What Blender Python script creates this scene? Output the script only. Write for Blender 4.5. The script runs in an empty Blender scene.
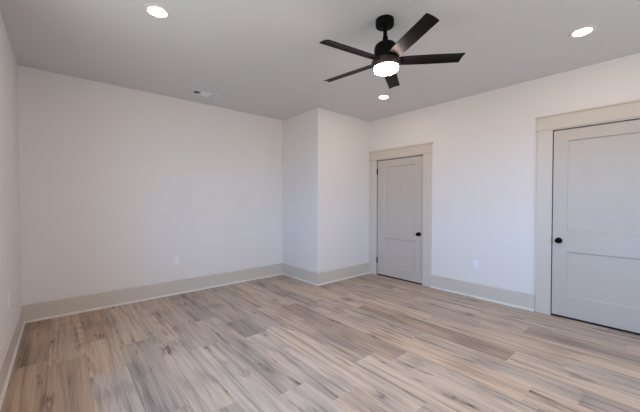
import bpy, bmesh, math, random
from mathutils import Vector, Matrix

C = bpy.context.scene.collection
sc = bpy.context.scene

# ------------------------------------------------------------ camera
CAM_H = 1.318
cam_d = bpy.data.cameras.new('camera')
cam = bpy.data.objects.new('camera', cam_d)
C.objects.link(cam)
cam_d.sensor_fit = 'HORIZONTAL'
cam_d.sensor_width = 36.0
cam_d.lens = 36.0 * 301.4 / 640.0
cam_d.clip_start = 0.02
cam.location = (0, 0, CAM_H)
cam.rotation_euler = (math.pi / 2 - 0.0174, 0, -0.7117)
sc.camera = cam

# ------------------------------------------------------------ world, daylight, exposure
SKY = 2.9
w = bpy.data.worlds.new('World')
sc.world = w
w.use_nodes = True
nt = w.node_tree
nt.nodes.clear()
tc = nt.nodes.new('ShaderNodeTexCoord')
sep = nt.nodes.new('ShaderNodeSeparateXYZ')
cr = nt.nodes.new('ShaderNodeValToRGB')
bg = nt.nodes.new('ShaderNodeBackground')
wo = nt.nodes.new('ShaderNodeOutputWorld')
mr = nt.nodes.new('ShaderNodeMapRange')
mr.inputs[1].default_value = -1
mr.inputs[2].default_value = 1
nt.links.new(tc.outputs['Generated'], sep.inputs[0])
nt.links.new(sep.outputs['Z'], mr.inputs[0])
nt.links.new(mr.outputs[0], cr.inputs[0])
e = cr.color_ramp.elements
e[0].position = 0.0
e[0].color = (0.44, 0.43, 0.42, 1)       # ground on the left side
e[1].position = 1.0
e[1].color = (0.32, 0.60, 1.0, 1)
a = e.new(0.492)
a.color = (0.48, 0.48, 0.48, 1)
b = e.new(0.515)
b.color = (0.47, 0.78, 1.28, 1)          # open sky above the horizon
# warm sky tint added behind the camera so the rear light stays warm
f_side = nt.nodes.new('ShaderNodeMapRange')
f_side.inputs[1].default_value = -0.15
f_side.inputs[2].default_value = -0.50
f_side.inputs[3].default_value = 0.12
nt.links.new(sep.outputs['X'], f_side.inputs[0])
mxw = nt.nodes.new('ShaderNodeMix')
mxw.data_type = 'RGBA'
mxw.inputs[6].default_value = (0.56, 0.51, 0.47, 1)
nt.links.new(f_side.outputs[0], mxw.inputs[0])
nt.links.new(cr.outputs[0], mxw.inputs[7])
nt.links.new(mxw.outputs[2], bg.inputs[0])
bg.inputs[1].default_value = SKY
nt.links.new(bg.outputs[0], wo.inputs[0])

LAMP = 36.0           # recessed lamp lens emission
FANLAMP = 34.0         # fan lamp lens emission

vs = sc.view_settings
vs.view_transform = 'Standard'
vs.look = 'None'
vs.gamma = 1
vs.use_curve_mapping = False
vs.exposure = 1.28

# room dimensions (metres)
XL, XR = -0.3250, 4.277       # left and right walls
YB, YR = 4.5311, -1.55        # back wall and the wall behind the camera
XB, YC = 3.0255, 3.5597       # boxed-out closet corner
H = 2.7556
TH = 0.14
# window in the left wall
WY0, WY1, WZ0, WZ1 = 0.25, 2.62, 0.80, 2.36

# window added in the unseen wall behind the camera for fill light
RX0, RX1 = 1.15, 3.45

# portals guiding the daylight through the window openings
for (sy, sz, loc, rot) in ((WZ1 - WZ0, WY1 - WY0, (XL - TH - 0.03, (WY0 + WY1) / 2, (WZ0 + WZ1) / 2), (0, -math.pi / 2, 0)),
                           (RX1 - RX0, WZ1 - WZ0, ((RX0 + RX1) / 2, YR - TH - 0.03, (WZ0 + WZ1) / 2), (math.pi / 2, 0, 0))):
    pd = bpy.data.lights.new('window_portal', 'AREA')
    pd.shape = 'RECTANGLE'
    pd.size = sy
    pd.size_y = sz
    pd.cycles.is_portal = True
    po = bpy.data.objects.new('window_portal', pd)
    C.objects.link(po)
    po.location = loc
    po.rotation_euler = rot


# ------------------------------------------------------------ materials
def mat(name, col, rough=0.5, metal=0.0, spec=0.5, emit=None, strength=0.0, bump=None):
    m = bpy.data.materials.new(name)
    m.use_nodes = True
    n = m.node_tree
    p = n.nodes['Principled BSDF']
    p.inputs['Base Color'].default_value = (*col, 1)
    p.inputs['Roughness'].default_value = rough
    p.inputs['Metallic'].default_value = metal
    p.inputs['Specular IOR Level'].default_value = spec
    if emit:
        p.inputs['Emission Color'].default_value = (*emit, 1)
        p.inputs['Emission Strength'].default_value = strength
    # slight procedural mottling so that no surface is one dead flat colour
    t = n.nodes.new('ShaderNodeTexCoord')
    ns = n.nodes.new('ShaderNodeTexNoise')
    ns.inputs['Scale'].default_value = bump[0] if bump else 40
    ns.inputs['Detail'].default_value = 3
    n.links.new(t.outputs['Object'], ns.inputs['Vector'])
    mx = n.nodes.new('ShaderNodeMix')
    mx.data_type = 'RGBA'
    mx.inputs[6].default_value = (*[c * 0.97 for c in col], 1)
    mx.inputs[7].default_value = (*[min(1, c * 1.03) for c in col], 1)
    n.links.new(ns.outputs['Fac'], mx.inputs[0])
    n.links.new(mx.outputs[2], p.inputs['Base Color'])
    if bump:
        bp = n.nodes.new('ShaderNodeBump')
        bp.inputs['Strength'].default_value = bump[1]
        bp.inputs['Distance'].default_value = 0.002
        n.links.new(ns.outputs['Fac'], bp.inputs['Height'])
        n.links.new(bp.outputs[0], p.inputs['Normal'])
    return m


M_wall = mat('white_wall_paint', (0.87, 0.84, 0.82), 0.62, bump=(140, 0.08))
M_ceil = mat('ceiling_paint', (0.735, 0.735, 0.745), 0.85, spec=0.2, bump=(160, 0.08))
M_trim = mat('greige_trim_paint', (0.70, 0.640, 0.570), 0.33)
M_shoe = mat('pale_shoe_molding', (0.82, 0.78, 0.73), 0.35)  # paler than the trim colour of the baseboards
M_door = mat('greige_door_paint', (0.61, 0.548, 0.485), 0.36)
M_black = mat('matte_black_metal', (0.004, 0.004, 0.004), 0.5, spec=0.08)
M_blade = mat('charcoal_fan_blade', (0.008, 0.0055, 0.006), 0.40, spec=0.08)
M_house = mat('lens_bloom_housing', (0.045, 0.030, 0.026), 0.4, spec=0.3)  # browned and lightened to paint in the bloom around the lens
M_plate = mat('white_plastic', (0.93, 0.95, 0.99), 0.3)
M_slot = mat('dark_slot', (0.03, 0.03, 0.03), 0.6)
M_ring = mat('white_lamp_trim', (0.72, 0.69, 0.66), 0.5)
M_vent = mat('white_vent_metal', (0.84, 0.89, 0.96), 0.4)
M_dark = mat('duct_interior', (0.02, 0.02, 0.022), 0.9)
M_gap = mat('door_gap_shade', (0.03, 0.03, 0.035), 0.8)  # near-black colour stands in for the shade in the door gaps
M_lens = mat('lamp_lens', (0.9, 0.9, 0.9), 0.5, emit=(1.0, 0.75, 0.59), strength=LAMP)
M_flens = mat('fan_lamp_lens', (0.9, 0.9, 0.9), 0.5, emit=(1.0, 0.80, 0.72), strength=FANLAMP)
M_sash = mat('white_window_vinyl', (0.8, 0.8, 0.8), 0.35)

M_glass = bpy.data.materials.new('window_glass')
M_glass.use_nodes = True
n = M_glass.node_tree
n.nodes.clear()
g1 = n.nodes.new('ShaderNodeBsdfTransparent')
g1.inputs[0].default_value = (0.96, 0.98, 0.98, 1)
g2 = n.nodes.new('ShaderNodeBsdfGlossy')
g2.inputs['Roughness'].default_value = 0.02
lw = n.nodes.new('ShaderNodeLayerWeight')
lw.inputs['Blend'].default_value = 0.5
pw = n.nodes.new('ShaderNodeMath')
pw.operation = 'POWER'
pw.inputs[1].default_value = 5.0
n.links.new(lw.outputs['Facing'], pw.inputs[0])
fr = n.nodes.new('ShaderNodeMath')
fr.operation = 'MULTIPLY_ADD'
fr.inputs[1].default_value = 0.90
fr.inputs[2].default_value = 0.03
n.links.new(pw.outputs[0], fr.inputs[0])
ms = n.nodes.new('ShaderNodeMixShader')
go = n.nodes.new('ShaderNodeOutputMaterial')
n.links.new(fr.outputs[0], ms.inputs[0])
n.links.new(g1.outputs[0], ms.inputs[1])
n.links.new(g2.outputs[0], ms.inputs[2])
n.links.new(ms.outputs[0], go.inputs[0])


def floor_material():
    m = bpy.data.materials.new('vinyl_oak_planks')
    m.use_nodes = True
    n = m.node_tree
    N, Lk = n.nodes, n.links
    p = N['Principled BSDF']

    def nd(t, **kw):
        x = N.new(t)
        for k, v in kw.items():
            x.inputs[k].default_value = v
        return x

    def math_(op, a, b=None, c=None):
        x = N.new('ShaderNodeMath')
        x.operation = op
        for i, v in enumerate((a, b, c)):
            if v is None:
                continue
            if isinstance(v, (int, float)):
                x.inputs[i].default_value = v
            else:
                Lk.new(v, x.inputs[i])
        return x.outputs[0]

    def mixc(f, a, b, mode='MIX'):
        x = N.new('ShaderNodeMix')
        x.data_type = 'RGBA'
        x.blend_type = mode
        for i, v in ((0, f), (6, a), (7, b)):
            if isinstance(v, (tuple, float, int)):
                x.inputs[i].default_value = v
            else:
                Lk.new(v, x.inputs[i])
        return x.outputs[2]

    def ramp(v, stops):
        x = N.new('ShaderNodeValToRGB')
        el = x.color_ramp.elements
        while len(el) < len(stops):
            el.new(0.5)
        for q, (pos, c) in zip(el, stops):
            q.position = pos
            q.color = (*c, 1) if isinstance(c, tuple) else (c, c, c, 1)
        Lk.new(v, x.inputs[0])
        return x.outputs[0]

    at = N.new('ShaderNodeAttribute')
    at.attribute_name = 'plank'
    s = N.new('ShaderNodeSeparateColor')
    Lk.new(at.outputs['Color'], s.inputs[0])
    tone, hue, rnd = s.outputs[0], s.outputs[1], s.outputs[2]
    t = N.new('ShaderNodeTexCoord')
    sp = N.new('ShaderNodeSeparateXYZ')
    Lk.new(t.outputs['Object'], sp.inputs[0])
    X = math_('ADD', sp.outputs[0], math_('MULTIPLY', rnd, 13.7))
    Y = math_('ADD', sp.outputs[1], math_('MULTIPLY', rnd, 37.3))

    def vec(sx, sy, z=0.0):
        c = N.new('ShaderNodeCombineXYZ')
        Lk.new(math_('MULTIPLY', X, sx), c.inputs[0])
        Lk.new(math_('MULTIPLY', Y, sy), c.inputs[1])
        Lk.new(math_('MULTIPLY', rnd, 50.0), c.inputs[2])
        return c.outputs[0]

    def noise(v, scale, detail=4, rough=0.6, dist=0.0):
        x = nd('ShaderNodeTexNoise', Scale=scale, Detail=detail, Roughness=rough, Distortion=dist)
        Lk.new(v, x.inputs['Vector'])
        return x.outputs['Fac']

    broad = noise(vec(6.5, 0.6), 1.0, 3, 0.55, 0.4)         # long soft colour bands
    mid = noise(vec(24.0, 0.9), 1.0, 4, 0.62, 0.4)           # streaks
    fine = noise(vec(120.0, 2.6), 1.0, 3, 0.65)             # pores
    knotn = noise(vec(12.0, 2.4), 1.0, 1.5, 0.5, 0.4)       # knots
    knotd = noise(vec(50.0, 7.0), 1.0, 4, 0.7, 1.0)
    crack = noise(vec(45.0, 0.8), 1.0, 2, 0.5, 0.3)         # dark mineral lines
    # cathedral rings
    wv = N.new('ShaderNodeTexWave')
    wv.wave_type = 'RINGS'
    wv.inputs['Scale'].default_value = 7.0
    wv.inputs['Distortion'].default_value = 3.0
    wv.inputs['Detail'].default_value = 2.0
    wv.inputs['Detail Scale'].default_value = 1.2
    Lk.new(vec(4.5, 0.28), wv.inputs['Vector'])

    light_g = (0.810, 0.680, 0.575, 1)     # pale grey oak
    light_t = (0.880, 0.650, 0.460, 1)     # pale tan oak
    dark_g = (0.220, 0.170, 0.148, 1)
    dark_t = (0.280, 0.165, 0.110, 1)
    lt = mixc(hue, light_g, light_t)
    dk = mixc(hue, dark_g, dark_t)
    base = mixc(tone, dk, lt)
    # warm and cool broad drift inside a plank
    base = mixc(ramp(broad, [(0.50, 0.0), (0.66, 0.65)]), base, mixc(0.45, base, (0.74, 0.535, 0.365, 1)))
    base = mixc(ramp(broad, [(0.32, 0.60), (0.47, 0.0)]), base, mixc(0.55, base, (0.33, 0.285, 0.275, 1)))
    # streaks
    st = ramp(mid, [(0.30, 0.50), (0.43, 0.86), (0.55, 1.03), (0.72, 1.12)])
    base = mixc(0.95, base, st, 'MULTIPLY')
    fi = ramp(fine, [(0.3, 0.72), (0.6, 1.08)])
    base = mixc(0.6, base, fi, 'MULTIPLY')
    wr = ramp(wv.outputs['Fac'], [(0.0, 0.78), (0.40, 1.0), (1.0, 1.03)])
    wmask = ramp(noise(vec(3.0, 0.7), 1.0, 1), [(0.46, 0.0), (0.58, 0.9)])
    base = mixc(wmask, base, mixc(1.0, base, wr, 'MULTIPLY'))
    # knots and dark mineral streaks
    kn = math_('MULTIPLY', ramp(knotn, [(0.62, 0.0), (0.73, 1.0)]), ramp(knotd, [(0.42, 0.0), (0.58, 1.0)]))
    base = mixc(math_('MULTIPLY', kn, 0.85), base, (0.075, 0.048, 0.040, 1))
    ck = math_('MULTIPLY', ramp(crack, [(0.61, 0.0), (0.68, 1.0)]), ramp(broad, [(0.40, 1.0), (0.55, 0.45)]))
    base = mixc(math_('MULTIPLY', ck, 0.55), base, (0.12, 0.085, 0.075, 1))
    Lk.new(base, p.inputs['Base Color'])
    rr = ramp(mid, [(0.3, 0.50), (0.7, 0.40)])
    Lk.new(rr, p.inputs['Roughness'])
    p.inputs['Specular IOR Level'].default_value = 0.28
    bp = N.new('ShaderNodeBump')
    bp.inputs['Strength'].default_value = 0.10
    bp.inputs['Distance'].default_value = 0.001
    Lk.new(fine, bp.inputs['Height'])
    Lk.new(bp.outputs[0], p.inputs['Normal'])
    return m


# ------------------------------------------------------------ mesh helpers
def box(bm, x0, x1, y0, y1, z0, z1):
    vs_ = [bm.verts.new((x, y, z)) for x in (x0, x1) for y in (y0, y1) for z in (z0, z1)]
    for f in ((0, 1, 3, 2), (4, 6, 7, 5), (0, 4, 5, 1), (2, 3, 7, 6), (0, 2, 6, 4), (1, 5, 7, 3)):
        bm.faces.new([vs_[i] for i in f])


def lathe(bm, prof, seg=48, cx=0, cy=0):
    rings = []
    for r, z in prof:
        if r < 1e-6:
            rings.append([bm.verts.new((cx, cy, z))])
        else:
            rings.append([bm.verts.new((cx + r * math.cos(2 * math.pi * k / seg), cy + r * math.sin(2 * math.pi * k / seg), z)) for k in range(seg)])
    for a_, b_ in zip(rings, rings[1:]):
        for k in range(seg):
            k2 = (k + 1) % seg
            if len(a_) == 1 and len(b_) == 1:
                continue
            if len(a_) == 1:
                bm.faces.new((a_[0], b_[k], b_[k2]))
            elif len(b_) == 1:
                bm.faces.new((a_[k], b_[0], a_[k2]))
            else:
                bm.faces.new((a_[k], b_[k], b_[k2], a_[k2]))


def obj(name, bm, m, parent=None, bevel=0.0, smooth=False, loc=None):
    bmesh.ops.recalc_face_normals(bm, faces=bm.faces)
    me = bpy.data.meshes.new(name)
    bm.to_mesh(me)
    bm.free()
    o = bpy.data.objects.new(name, me)
    C.objects.link(o)
    me.materials.append(m)
    if loc is not None:
        o.location = loc
    if parent:
        o.parent = parent
    if bevel:
        md = o.modifiers.new('bevel', 'BEVEL')
        md.width = bevel
        md.segments = 2
        md.limit_method = 'ANGLE'
    if smooth:
        for f in me.polygons:
            f.use_smooth = True
        md = o.modifiers.new('split', 'EDGE_SPLIT')
        md.split_angle = math.radians(38)
    return o


def struct(o):
    o['kind'] = 'structure'
    return o


def thing(name, label, cat, loc, group=None):
    o = bpy.data.objects.new(name, None)
    o.empty_display_size = 0.05
    C.objects.link(o)
    o.location = loc
    o['label'] = label
    o['category'] = cat
    if group:
        o['group'] = group
    return o


def boxes(*bs):
    bm = bmesh.new()
    for b_ in bs:
        box(bm, *b_)
    return bm


# ------------------------------------------------------------ floor
PW, PX0 = 0.237, -0.322
rows = {0: [3.33], 1: [3.22], 2: [3.51, 2.80], 3: [3.235], 4: [3.06], 5: [2.73], 6: [3.35, 1.71], 7: [3.10, 2.65, 1.43],
        8: [2.70, 1.02], 9: [3.28, 1.66], 10: [3.13, 1.48], 11: [2.95, 1.95, 0.62], 12: [3.05, 1.59], 13: [2.50, 0.86], 14: [2.95, 1.75],
        15: [2.62, 1.32], 16: [3.2, 2.25, 0.94], 17: [2.7, 1.45], 18: [2.35, 1.05], 19: [3.0, 1.7, 0.4]}
# (tone, hue) per plank from the back wall forward: tone 0 dark .. 1 pale, hue 0 grey .. 1 tan
tones = {0: [(.28, .7), (.42, .8)], 1: [(.58, .55), (.44, .8)], 2: [(.42, .85), (.62, .7), (.66, .0)], 3: [(.66, .45), (.46, .1)],
         4: [(.62, .35), (.66, .45)], 5: [(.60, .45), (.72, .35)], 6: [(.38, .05), (.62, .4), (.75, .2)], 7: [(.50, .3), (.34, .1), (.76, .25), (.70, .6)],
         8: [(.52, .0), (.80, .35), (.62, .3)], 9: [(.62, .55), (.58, .4), (.82, .45)], 10: [(.66, .5), (.38, .5), (.78, .3)],
         11: [(.48, .3), (.62, .35), (.80, .75), (.7, .6)], 12: [(.60, .5), (.62, .25), (.72, .4)], 13: [(.66, .5), (.36, .7), (.78, .5)],
         14: [(.58, .5), (.74, .45), (.64, .5)], 15: [(.48, .4), (.50, .3), (.72, .75)], 16: [(.55, .5), (.60, .15), (.66, .35), (.42, .55)],
         17: [(.45, .5), (.62, .35), (.58, .45)], 18: [(.50, .55), (.52, .3), (.48, .45)], 19: [(.5, .5), (.42, .4), (.55, .5), (.5, .5)]}
random.seed(11)
bm = bmesh.new()
face_cols = []
gz, gi = -0.0012, 0.0011
for r in range(20):
    xa, xb = max(XL, PX0 + r * PW), min(XR, PX0 + (r + 1) * PW)
    js = [YB] + list(rows[r])
    while js[-1] > YR + 0.2:
        js.append(js[-1] - random.choice((1.22, 1.22, 0.95)))
    js[-1] = YR
    for i in range(len(js) - 1):
        ya, yb = max(YR, js[i + 1]), js[i]
        tt = tones[r][i] if i < len(tones[r]) else (random.uniform(.45, .8), random.uniform(.2, .7))
        col = (tt[0], tt[1], random.random())
        o4 = [(xa, ya), (xb, ya), (xb, yb), (xa, yb)]
        i4 = [(xa + gi, ya + gi), (xb - gi, ya + gi), (xb - gi, yb - gi), (xa + gi, yb - gi)]
        O = [bm.verts.new((x, y, gz)) for x, y in o4]
        I = [bm.verts.new((x, y, 0)) for x, y in i4]
        bm.faces.new(I)
        face_cols.append(col)
        for k in range(4):
            bm.faces.new((O[k], O[(k + 1) % 4], I[(k + 1) % 4], I[k]))
            face_cols.append(col)
# slab under the planks
n0 = len(bm.faces)
box(bm, XL - TH, XR + TH, YR - TH, YB + TH, -0.1, gz - 0.0004)
face_cols += [(0.3, 0.3, 0.5)] * 6
fm = bpy.data.meshes.new('floor')
bm.to_mesh(fm)
bm.free()
at = fm.attributes.new('plank', 'FLOAT_COLOR', 'FACE')
for i, c_ in enumerate(face_cols):
    at.data[i].color = (*c_, 1)
fm.materials.append(floor_material())
fo = bpy.data.objects.new('floor', fm)
C.objects.link(fo)
struct(fo)

# ------------------------------------------------------------ ceiling and walls
struct(obj('ceiling', boxes((XL - TH, XR + TH, YR - TH, YB + TH, H, H + 0.1)), M_ceil))
struct(obj('wall_back', boxes((XL - TH, XR + TH, YB, YB + TH, 0, H)), M_wall))
struct(obj('wall_rear', boxes((XL - TH, RX0, YR - TH, YR, 0, H), (RX1, XR + TH, YR - TH, YR, 0, H),
                              (RX0, RX1, YR - TH, YR, 0, WZ0), (RX0, RX1, YR - TH, YR, WZ1, H)), M_wall))
struct(obj('wall_left', boxes((XL - TH, XL, YR, WY0, 0, H), (XL - TH, XL, WY1, YB, 0, H),
                              (XL - TH, XL, WY0, WY1, 0, WZ0), (XL - TH, XL, WY0, WY1, WZ1, H)), M_wall))
struct(obj('wall_closet', boxes((XB, XR, YC, YB, 0, H)), M_wall, bevel=0.006))

# door data: y of the hinge-side / latch-side edge of the slab, head height
D1 = dict(y0=2.502, y1=3.400, z=2.030)     # small door beside the closet corner
D2_ = dict(y0=-0.044, y1=0.876, z=2.120)   # larger door at the right
RC = 0.10                                  # recess depth in the right wall
segs = []
segs.append((XR + RC, XR + RC + 0.1, YR, YC, 0, H))
lo = YR
for d in (D2_, D1):
    segs.append((XR, XR + RC, lo, d['y0'] - 0.004, 0, H))
    segs.append((XR, XR + RC, d['y0'] - 0.004, d['y1'] + 0.004, d['z'] + 0.004, H))
    lo = d['y1'] + 0.004
segs.append((XR, XR + RC, lo, YC + 0.01, 0, H))
struct(obj('wall_right', boxes(*segs), M_wall))


# ------------------------------------------------------------ baseboards
BH, BT = 0.200, 0.014


def baseboard(side, ax, fixed, sgn, a0, a1, mitre=False):
    """ax = axis the board runs along; fixed = wall plane, sgn = direction into the room"""
    def prof_bm(pr):
        bm = bmesh.new()
        ends = []
        for s_ in (a0, a1):
            ring = []
            for d_, z_ in pr:
                q = fixed + sgn * d_
                s2 = s_ - d_ if (mitre and s_ == a0) else s_
                ring.append(bm.verts.new((s2, q, z_) if ax == 'x' else (q, s2, z_)))
            ends.append(ring)
        k = len(pr)
        for i in range(k):
            bm.faces.new((ends[0][i], ends[0][(i + 1) % k], ends[1][(i + 1) % k], ends[1][i]))
        bm.faces.new(ends[0])
        bm.faces.new(ends[1])
        return bm
    o = obj('baseboard_' + side, prof_bm([(0, 0), (BT, 0), (BT, BH - 0.009), (BT - 0.007, BH - 0.001), (BT - 0.009, BH), (0, BH)]), M_trim)
    struct(o)
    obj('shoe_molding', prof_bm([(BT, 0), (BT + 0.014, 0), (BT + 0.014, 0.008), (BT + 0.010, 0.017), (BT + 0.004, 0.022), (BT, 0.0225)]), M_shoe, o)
    return o


CW = 0.148   # casing width
baseboard('back', 'x', YB, -1, XL, XB)
baseboard('left', 'y', XL, 1, YR, YB)
baseboard('closet_side', 'y', XB, -1, YC, YB, True)
baseboard('closet_front', 'x', YC, -1, XB, XR, True)
baseboard('right', 'y', XR, -1, D2_['y1'] + 0.156, D1['y0'] - 0.010 - 0.136)
baseboard('rear', 'x', YR, 1, XL, XR)


# ------------------------------------------------------------ door casings
def casing(n, d, left_w, right_w, head_h, cap_left, cap_right):
    """left/right as seen from the room: left = +y"""
    y0, y1, z = d['y0'], d['y1'], d['z']
    f = XR - 0.018
    L0, L1 = y1 + 0.004, y1 + left_w
    R1, R0 = y0 - 0.004, y0 - right_w
    zb = z + 0.012
    root = obj('trim_%d' % n, boxes((f - 0.002, XR, R0, L1, zb + 0.012, zb + head_h)), M_trim, bevel=0.0015)
    struct(root)
    obj('side_casing', boxes((f, XR, L0, L1, 0, zb)), M_trim, root, bevel=0.0015)
    obj('side_casing', boxes((f, XR, R0, R1, 0, zb)), M_trim, root, bevel=0.0015)
    obj('bead_molding', boxes((f - 0.009, XR, R0 - cap_right * 0.8, L1 + cap_left * 0.8, zb, zb + 0.012)), M_trim, root, bevel=0.003)
    obj('cap_molding', boxes((f - 0.016, XR, R0 - cap_right, L1 + cap_left, zb + head_h, zb + head_h + 0.014)), M_trim, root, bevel=0.002)
    # near-black jamb lining and floor strip paint in the door gap's shade
    j = 0.004
    obj('jamb', boxes((XR + 0.001, XR + RC, y1 + j * 0.2, y1 + j, 0, z + j), (XR + 0.001, XR + RC, y0 - j, y0 - j * 0.2, 0, z + j)), M_gap, root)
    obj('undercut_shade', boxes((XR + 0.002, XR + RC, y0 - j * 0.2, y1 + j * 0.2, -0.001, 0.004)), M_gap, root)
    return root


casing(1, D1, 0.152, 0.146, 0.145, 0.006, 0.016)
casing(2, D2_, 0.150, 0.150, 0.150, 0.016, 0.016)


# ------------------------------------------------------------ doors
def panel_door(n, d, stile, z_bot, z_mid0, z_mid1, z_top, knob_y, knob_z, label=None):
    y0, y1, z = d['y0'], d['y1'], d['z']
    xf, xp, xbk = XR + 0.004, XR + 0.022, XR + 0.040      # face, panel field, back
    gap = 0.020
    g = 0.0035
    bm = bmesh.new()
    ya, yb = y0 + g, y1 - g
    za, zb = gap, z - 0.010
    pa, pb = ya + stile, yb - stile

    def fr(p):          # frame grid faces with two recessed panels
        pass
    box(bm, xf, xbk, ya, pa, za, zb)
    box(bm, xf, xbk, pb, yb, za, zb)
    box(bm, xf, xbk, pa, pb, za, z_bot)
    box(bm, xf, xbk, pa, pb, z_mid0, z_mid1)
    box(bm, xf, xbk, pa, pb, z_top, zb)
    # bevelled sticking and recessed fields
    for q0, q1 in ((z_bot, z_mid0), (z_mid1, z_top)):
        s_ = 0.012
        o4 = [(xf, pa, q0), (xf, pb, q0), (xf, pb, q1), (xf, pa, q1)]
        m4 = [(xf + 0.014, pa + s_ * .4, q0 + s_ * .4), (xf + 0.014, pb - s_ * .4, q0 + s_ * .4), (xf + 0.014, pb - s_ * .4, q1 - s_ * .4), (xf + 0.014, pa + s_ * .4, q1 - s_ * .4)]
        i4 = [(xp, pa + s_, q0 + s_), (xp, pb - s_, q0 + s_), (xp, pb - s_, q1 - s_), (xp, pa + s_, q1 - s_)]
        V = [[bm.verts.new(c_) for c_ in rr] for rr in (o4, m4, i4)]
        for u in range(2):
            for k in range(4):
                bm.faces.new((V[u][k], V[u][(k + 1) % 4], V[u + 1][(k + 1) % 4], V[u + 1][k]))
        bm.faces.new(V[2])
        box(bm, xp + 0.002, xbk - 0.004, pa, pb, q0, q1)
    root = obj('door_%d' % n, bm, M_door)
    struct(root)
    # knob with rosette (axis along -x)
    kb = bmesh.new()
    lathe(kb, [(0.0, 0.0), (0.012, 0.0), (0.012, 0.022), (0.018, 0.028), (0.0265, 0.036), (0.0285, 0.044), (0.0265, 0.052), (0.019, 0.057), (0.0, 0.0585)], 32)
    kb.transform(Matrix.Translation((xf - 0.004, knob_y, knob_z)) @ Matrix.Rotation(-math.pi / 2, 4, 'Y'))
    k = obj('door_knob', kb, M_black, root, smooth=True)
    k['label'] = 'round black door knob'
    rb = bmesh.new()
    lathe(rb, [(0.0, 0.0), (0.033, 0.0), (0.033, 0.004), (0.028, 0.007), (0.0, 0.007)], 32)
    rb.transform(Matrix.Translation((xf, knob_y, knob_z)) @ Matrix.Rotation(-math.pi / 2, 4, 'Y'))
    obj('rosette', rb, M_black, k, smooth=True)
    return root


S = 0.8787
dr1 = panel_door(1, D1, 0.140, 0.180, 0.672, 0.778, 1.905, 2.572, 0.792)
dr2 = panel_door(2, D2_, 0.127, 0.252, 0.750, 0.972, 1.990, 0.815, 0.868)
for z_ in (1.835, 0.265):
    hb = bmesh.new()
    lathe(hb, [(0, z_ - 0.050), (0.008, z_ - 0.050), (0.008, z_ + 0.050), (0, z_ + 0.050)], 12, XR - 0.004, D1['y1'] + 0.001)
    box(hb, XR - 0.0035, XR + 0.003, D1['y1'] - 0.014, D1['y1'] + 0.001, z_ - 0.044, z_ + 0.044)
    h_ = obj('hinge', hb, M_black, dr1)
    h_['label'] = 'black door hinge'
lb = boxes((XR - 0.0015, XR + 0.004, D2_['y1'] + 0.000, D2_['y1'] + 0.0035, 0.838, 0.898))
o_ = obj('strike_plate', lb, M_black, dr2)

# ------------------------------------------------------------ windows
def window(n, tn, a0w, a1w, nW, place):
    """a = along the wall, d = depth out of the room, z = up; place(a0, a1, d0, d1, z0, z1) gives a box"""
    P = place
    root = obj('window_%d' % n, boxes(P(a0w, a0w + 0.02, 0.02, TH - 0.02, WZ0, WZ1), P(a1w - 0.02, a1w, 0.02, TH - 0.02, WZ0, WZ1),
                                      P(a0w, a1w, 0.02, TH - 0.02, WZ1 - 0.02, WZ1), P(a0w, a1w, 0.02, TH - 0.02, WZ0, WZ0 + 0.02)), M_sash)
    struct(root)
    ww = (a1w - a0w - 0.04) / nW
    for k in range(nW):
        a0 = a0w + 0.02 + k * ww
        a1 = a0 + ww
        zm = (WZ0 + WZ1) / 2
        f_ = 0.035
        for (q0, q1, dd) in ((WZ0 + 0.02, zm + f_ / 2, 0.075), (zm - f_ / 2, WZ1 - 0.02, 0.097)):
            sh = obj('window_sash', boxes(P(a0, a0 + f_, dd, dd + 0.02, q0, q1), P(a1 - f_, a1, dd, dd + 0.02, q0, q1),
                                          P(a0 + f_, a1 - f_, dd, dd + 0.02, q0, q0 + f_), P(a0 + f_, a1 - f_, dd, dd + 0.02, q1 - f_, q1)), M_sash, root)
            obj('window_pane', boxes(P(a0 + f_, a1 - f_, dd + 0.008, dd + 0.012, q0 + f_, q1 - f_)), M_glass, sh)
    wt = obj('trim_%d' % tn, boxes(P(a0w - 0.12, a1w + 0.12, -0.020, 0, WZ1, WZ1 + 0.15)), M_trim, bevel=0.0015)
    struct(wt)
    obj('side_casing', boxes(P(a0w - 0.12, a0w, -0.018, 0, WZ0, WZ1)), M_trim, wt)
    obj('side_casing', boxes(P(a1w, a1w + 0.12, -0.018, 0, WZ0, WZ1)), M_trim, wt)
    obj('cap_molding', boxes(P(a0w - 0.136, a1w + 0.136, -0.034, 0, WZ1 + 0.15, WZ1 + 0.164)), M_trim, wt)
    obj('window_sill', boxes(P(a0w - 0.14, a1w + 0.14, -0.036, 0, WZ0 - 0.022, WZ0)), M_trim, wt, bevel=0.004)
    obj('apron', boxes(P(a0w - 0.11, a1w + 0.11, -0.016, 0, WZ0 - 0.115, WZ0 - 0.022)), M_trim, wt)


window(1, 3, WY0, WY1, 3, lambda a0, a1, d0, d1, z0, z1: (XL - d1, XL - d0, a0, a1, z0, z1))
window(2, 4, RX0, RX1, 3, lambda a0, a1, d0, d1, z0, z1: (a0, a1, YR - d1, YR - d0, z0, z1))  # unseen rear window, added to light the back wall


# ------------------------------------------------------------ ceiling fan
FX, FY = 2.254 * S - 0.0073, 1.698 * S + 0.0063
fan = thing('ceiling_fan', 'black five-blade ceiling fan with a lit round lamp hanging from the ceiling centre', 'ceiling fan', (FX, FY, H))


def lz(prof):
    bm = bmesh.new()
    lathe(bm, [(r, z - H) for r, z in prof], 64)
    return bm


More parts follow.
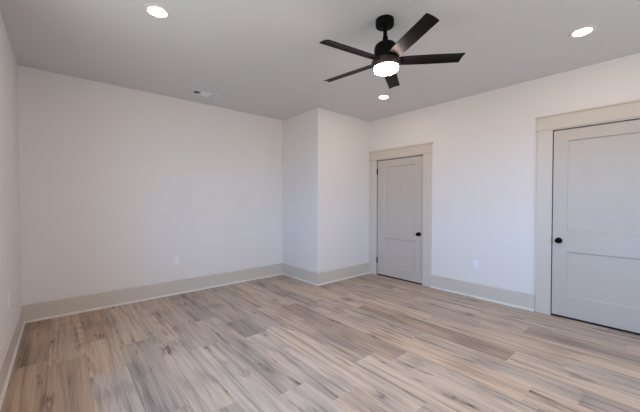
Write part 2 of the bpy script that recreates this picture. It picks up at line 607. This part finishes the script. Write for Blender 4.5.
obj('canopy', lz([(0, H), (0.072, H), (0.072, H - 0.046), (0.068, H - 0.053), (0.060, H - 0.056), (0, H - 0.056)]), M_black, fan, smooth=True)
obj('downrod', lz([(0, H - 0.05), (0.016, H - 0.05), (0.016, 2.58), (0, 2.58)]), M_black, fan, smooth=True)
obj('coupling', lz([(0, 2.622), (0.020, 2.622), (0.021, 2.614), (0.023, 2.592), (0.029, 2.584), (0.029, 2.565), (0, 2.565)]), M_black, fan, smooth=True)
obj('motor_housing', lz([(0, 2.574), (0.045, 2.573), (0.068, 2.566), (0.082, 2.552), (0.089, 2.532), (0.090, 2.452), (0.080, 2.436), (0, 2.436)]), M_black, fan, smooth=True)
lk = obj('lamp_housing', lz([(0, 2.440), (0.086, 2.440), (0.108, 2.434), (0.1145, 2.424), (0.1145, 2.400), (0.110, 2.386), (0.099, 2.378), (0.095, 2.382), (0, 2.384)]), M_house, fan, smooth=True)
ln = obj('lamp_lens', lz([(0.0945, 2.382), (0.0945, 2.363), (0.091, 2.353), (0.081, 2.348), (0.060, 2.345), (0.030, 2.344), (0, 2.3435)]), M_flens, fan, smooth=True)
ln['label'] = 'glowing white lamp lens'

# blade: built along +x, tilted about its own axis, slightly raked tip
bb = bmesh.new()
stations = [(0.078, 0.036, 0.038), (0.12, 0.046, 0.047), (0.20, 0.050, 0.051), (0.35, 0.052, 0.053), (0.50, 0.051, 0.051), (0.590, 0.051, 0.051)]
pitch = math.radians(-13)
nC = 8
top, bot = [], []
for i, (r_, wa, wb) in enumerate(stations):
    rt, rb_ = [], []
    for k in range(nC + 1):
        u = k / nC
        c_ = -wa + (wa + wb) * u
        rr = r_
        if i == len(stations) - 1:
            rr = r_ + 0.012 * (1 - u)         # raked end
        camber = 0.006 * (1 - (2 * u - 1) ** 2)
        y_ = c_ * math.cos(pitch)
        z_ = c_ * math.sin(pitch) + camber
        rt.append(bb.verts.new((rr, y_, z_ + 0.003)))
        rb_.append(bb.verts.new((rr, y_, z_ - 0.003)))
    top.append(rt)
    bot.append(rb_)
for i in range(len(stations) - 1):
    for k in range(nC):
        bb.faces.new((top[i][k], top[i + 1][k], top[i + 1][k + 1], top[i][k + 1]))
        bb.faces.new((bot[i][k], bot[i][k + 1], bot[i + 1][k + 1], bot[i + 1][k]))
    bb.faces.new((top[i][0], bot[i][0], bot[i + 1][0], top[i + 1][0]))
    bb.faces.new((top[i][nC], top[i + 1][nC], bot[i + 1][nC], bot[i][nC]))
for k in range(nC):
    bb.faces.new((top[0][k], top[0][k + 1], bot[0][k + 1], bot[0][k]))
    bb.faces.new((top[-1][k], bot[-1][k], bot[-1][k + 1], top[-1][k + 1]))
blade0 = obj('fan_blade', bb, M_blade, fan, smooth=True)
A0 = -115.2
# the fan hangs a little out of plumb on its ball joint
TILT = Matrix.Rotation(math.radians(-1.7), 4, Vector((math.sin(0.7117), math.cos(0.7117), 0)))
for k in range(5):
    bl = blade0 if k == 0 else blade0.copy()
    if k:
        C.objects.link(bl)
        bl.parent = fan
    bl.matrix_local = TILT @ Matrix.Translation((0, 0, 2.429 - H)) @ Matrix.Rotation(math.radians(A0 + 72 * k), 4, 'Z')
for ch in fan.children:
    if not ch.name.startswith(('fan_blade', 'canopy')):
        ch.matrix_local = TILT @ ch.matrix_local

# ------------------------------------------------------------ recessed lamps
lamp_spots = [((0.575, 2.559), 'recessed ceiling light nearest the left wall, left of the air vent'),
              ((3.380, 0.504), 'recessed ceiling light above the large right door'),
              ((3.414, 2.608), 'recessed ceiling light near the closet corner, just beyond the fan')]
lamp0 = None
for (lx, ly), lab in lamp_spots:
    if lamp0 is None:
        t = thing('recessed_light', lab, 'ceiling light', (lx, ly, H), 'recessed ceiling lights')
        rb = bmesh.new()
        lathe(rb, [(0.058, -0.001), (0.059, -0.003), (0.070, -0.0065), (0.086, -0.005), (0.091, 0.0), (0.058, 0.0)], 48)
        obj('trim_ring', rb, M_ring, t, smooth=True)
        lb = bmesh.new()
        lathe(lb, [(0.0575, -0.0012), (0.0565, -0.0065), (0.052, -0.0085), (0.0, -0.0095)], 48)
        l_ = obj('lens', lb, M_lens, t, smooth=True)
        lamp0 = t
    else:
        t = lamp0.copy()
        C.objects.link(t)
        t.location = (lx, ly, H)
        t['label'] = lab
        for ch in list(lamp0.children):
            c_ = ch.copy()
            C.objects.link(c_)
            c_.parent = t
# the fourth lamp of the room's grid, over the camera
t = lamp0.copy()
C.objects.link(t)
t.location = (0.575, 0.46, H)
t['label'] = 'recessed ceiling light beside the left window, outside the photo'
for ch in list(lamp0.children):
    c_ = ch.copy()
    C.objects.link(c_)
    c_.parent = t

# ------------------------------------------------------------ ceiling vent
VX, VY = 1.492, 4.10
vent = thing('ceiling_vent', 'small white rectangular air vent with louvers in the ceiling near the back wall', 'vent', (VX, VY, H))
VW, VD = 0.330, 0.155
fb = bmesh.new()
t_ = 0.020
hw, hd = VW / 2, VD / 2
box(fb, -hw, hw, -hd, -hd + t_, -0.006, 0)
box(fb, -hw, hw, hd - t_, hd, -0.006, 0)
box(fb, -hw, -hw + t_, -hd + t_, hd - t_, -0.006, 0)
box(fb, hw - t_, hw, -hd + t_, hd - t_, -0.006, 0)
obj('vent_frame', fb, M_vent, vent, bevel=0.001)
obj('duct_opening', boxes((-hw + t_, hw - t_, -hd + t_, hd - t_, -0.0012, -0.0002)), M_dark, vent)


def slat(cx_, cy_, half, axis, tilt):
    bm = bmesh.new()
    if axis == 'y':
        box(bm, -0.0006, 0.0006, -half, half, -0.0070, 0.0070)
        bm.transform(Matrix.Translation((cx_, cy_, -0.0075)) @ Matrix.Rotation(tilt, 4, 'Y'))
    else:
        box(bm, -half, half, -0.0006, 0.0006, -0.0070, 0.0070)
        bm.transform(Matrix.Translation((cx_, cy_, -0.0075)) @ Matrix.Rotation(tilt, 4, 'X'))
    obj('louver', bm, M_vent, vent)


ih = hd - t_
for k in range(4):
    slat(-hw + t_ + 0.012 + k * 0.019, 0, ih, 'y', math.radians(55.0))
for k in range(4):
    slat(hw - t_ - 0.012 - k * 0.019, 0, ih, 'y', math.radians(-35))
for k in range(7):
    slat(0, -ih + 0.008 + k * 0.0165, 0.060, 'x', math.radians(62))
for sx in (-0.063, 0.063):
    obj('divider', boxes((sx - 0.0015, sx + 0.0015, -ih, ih, -0.013, 0)), M_vent, vent)


# ------------------------------------------------------------ wall outlets
def outlet(loc, rotz, label):
    """plate in the xz plane facing -y before rotation"""
    t = thing('wall_outlet', label, 'outlet', loc, 'wall outlets')
    t.rotation_euler = (0, 0, rotz)
    obj('cover_plate', boxes((-0.036, 0.036, -0.0055, 0, -0.0575, 0.0575)), M_plate, t, bevel=0.0018)
    for s_ in (-1, 1):
        bm = bmesh.new()
        lathe(bm, [(0, 0.0054), (0.0165, 0.0054), (0.0165, 0.0070), (0.0155, 0.0076), (0, 0.0076)], 24)
        bm.transform(Matrix.Translation((0, 0, s_ * 0.0195)) @ Matrix.Rotation(math.pi / 2, 4, 'X'))
        rc = obj('receptacle', bm, M_plate, t, smooth=True)
        z0 = s_ * 0.0195
        obj('slots', boxes((-0.0070, -0.0055, -0.0079, -0.0070, z0 - 0.002, z0 + 0.007), (0.0055, 0.0070, -0.0079, -0.0070, z0 - 0.002, z0 + 0.007),
                           (-0.002, 0.002, -0.0079, -0.0070, z0 - 0.0095, z0 - 0.006)), M_slot, rc)
    return t


outlet((1.2276, YB, 0.485), 0, 'white outlet low on the back wall')
outlet((XR, 1.710, 0.447), -math.pi / 2, 'white outlet low on the right wall between the two doors')
outlet((XL, 3.49, 0.530), math.pi / 2, 'white outlet low on the left wall, seen almost edge on')
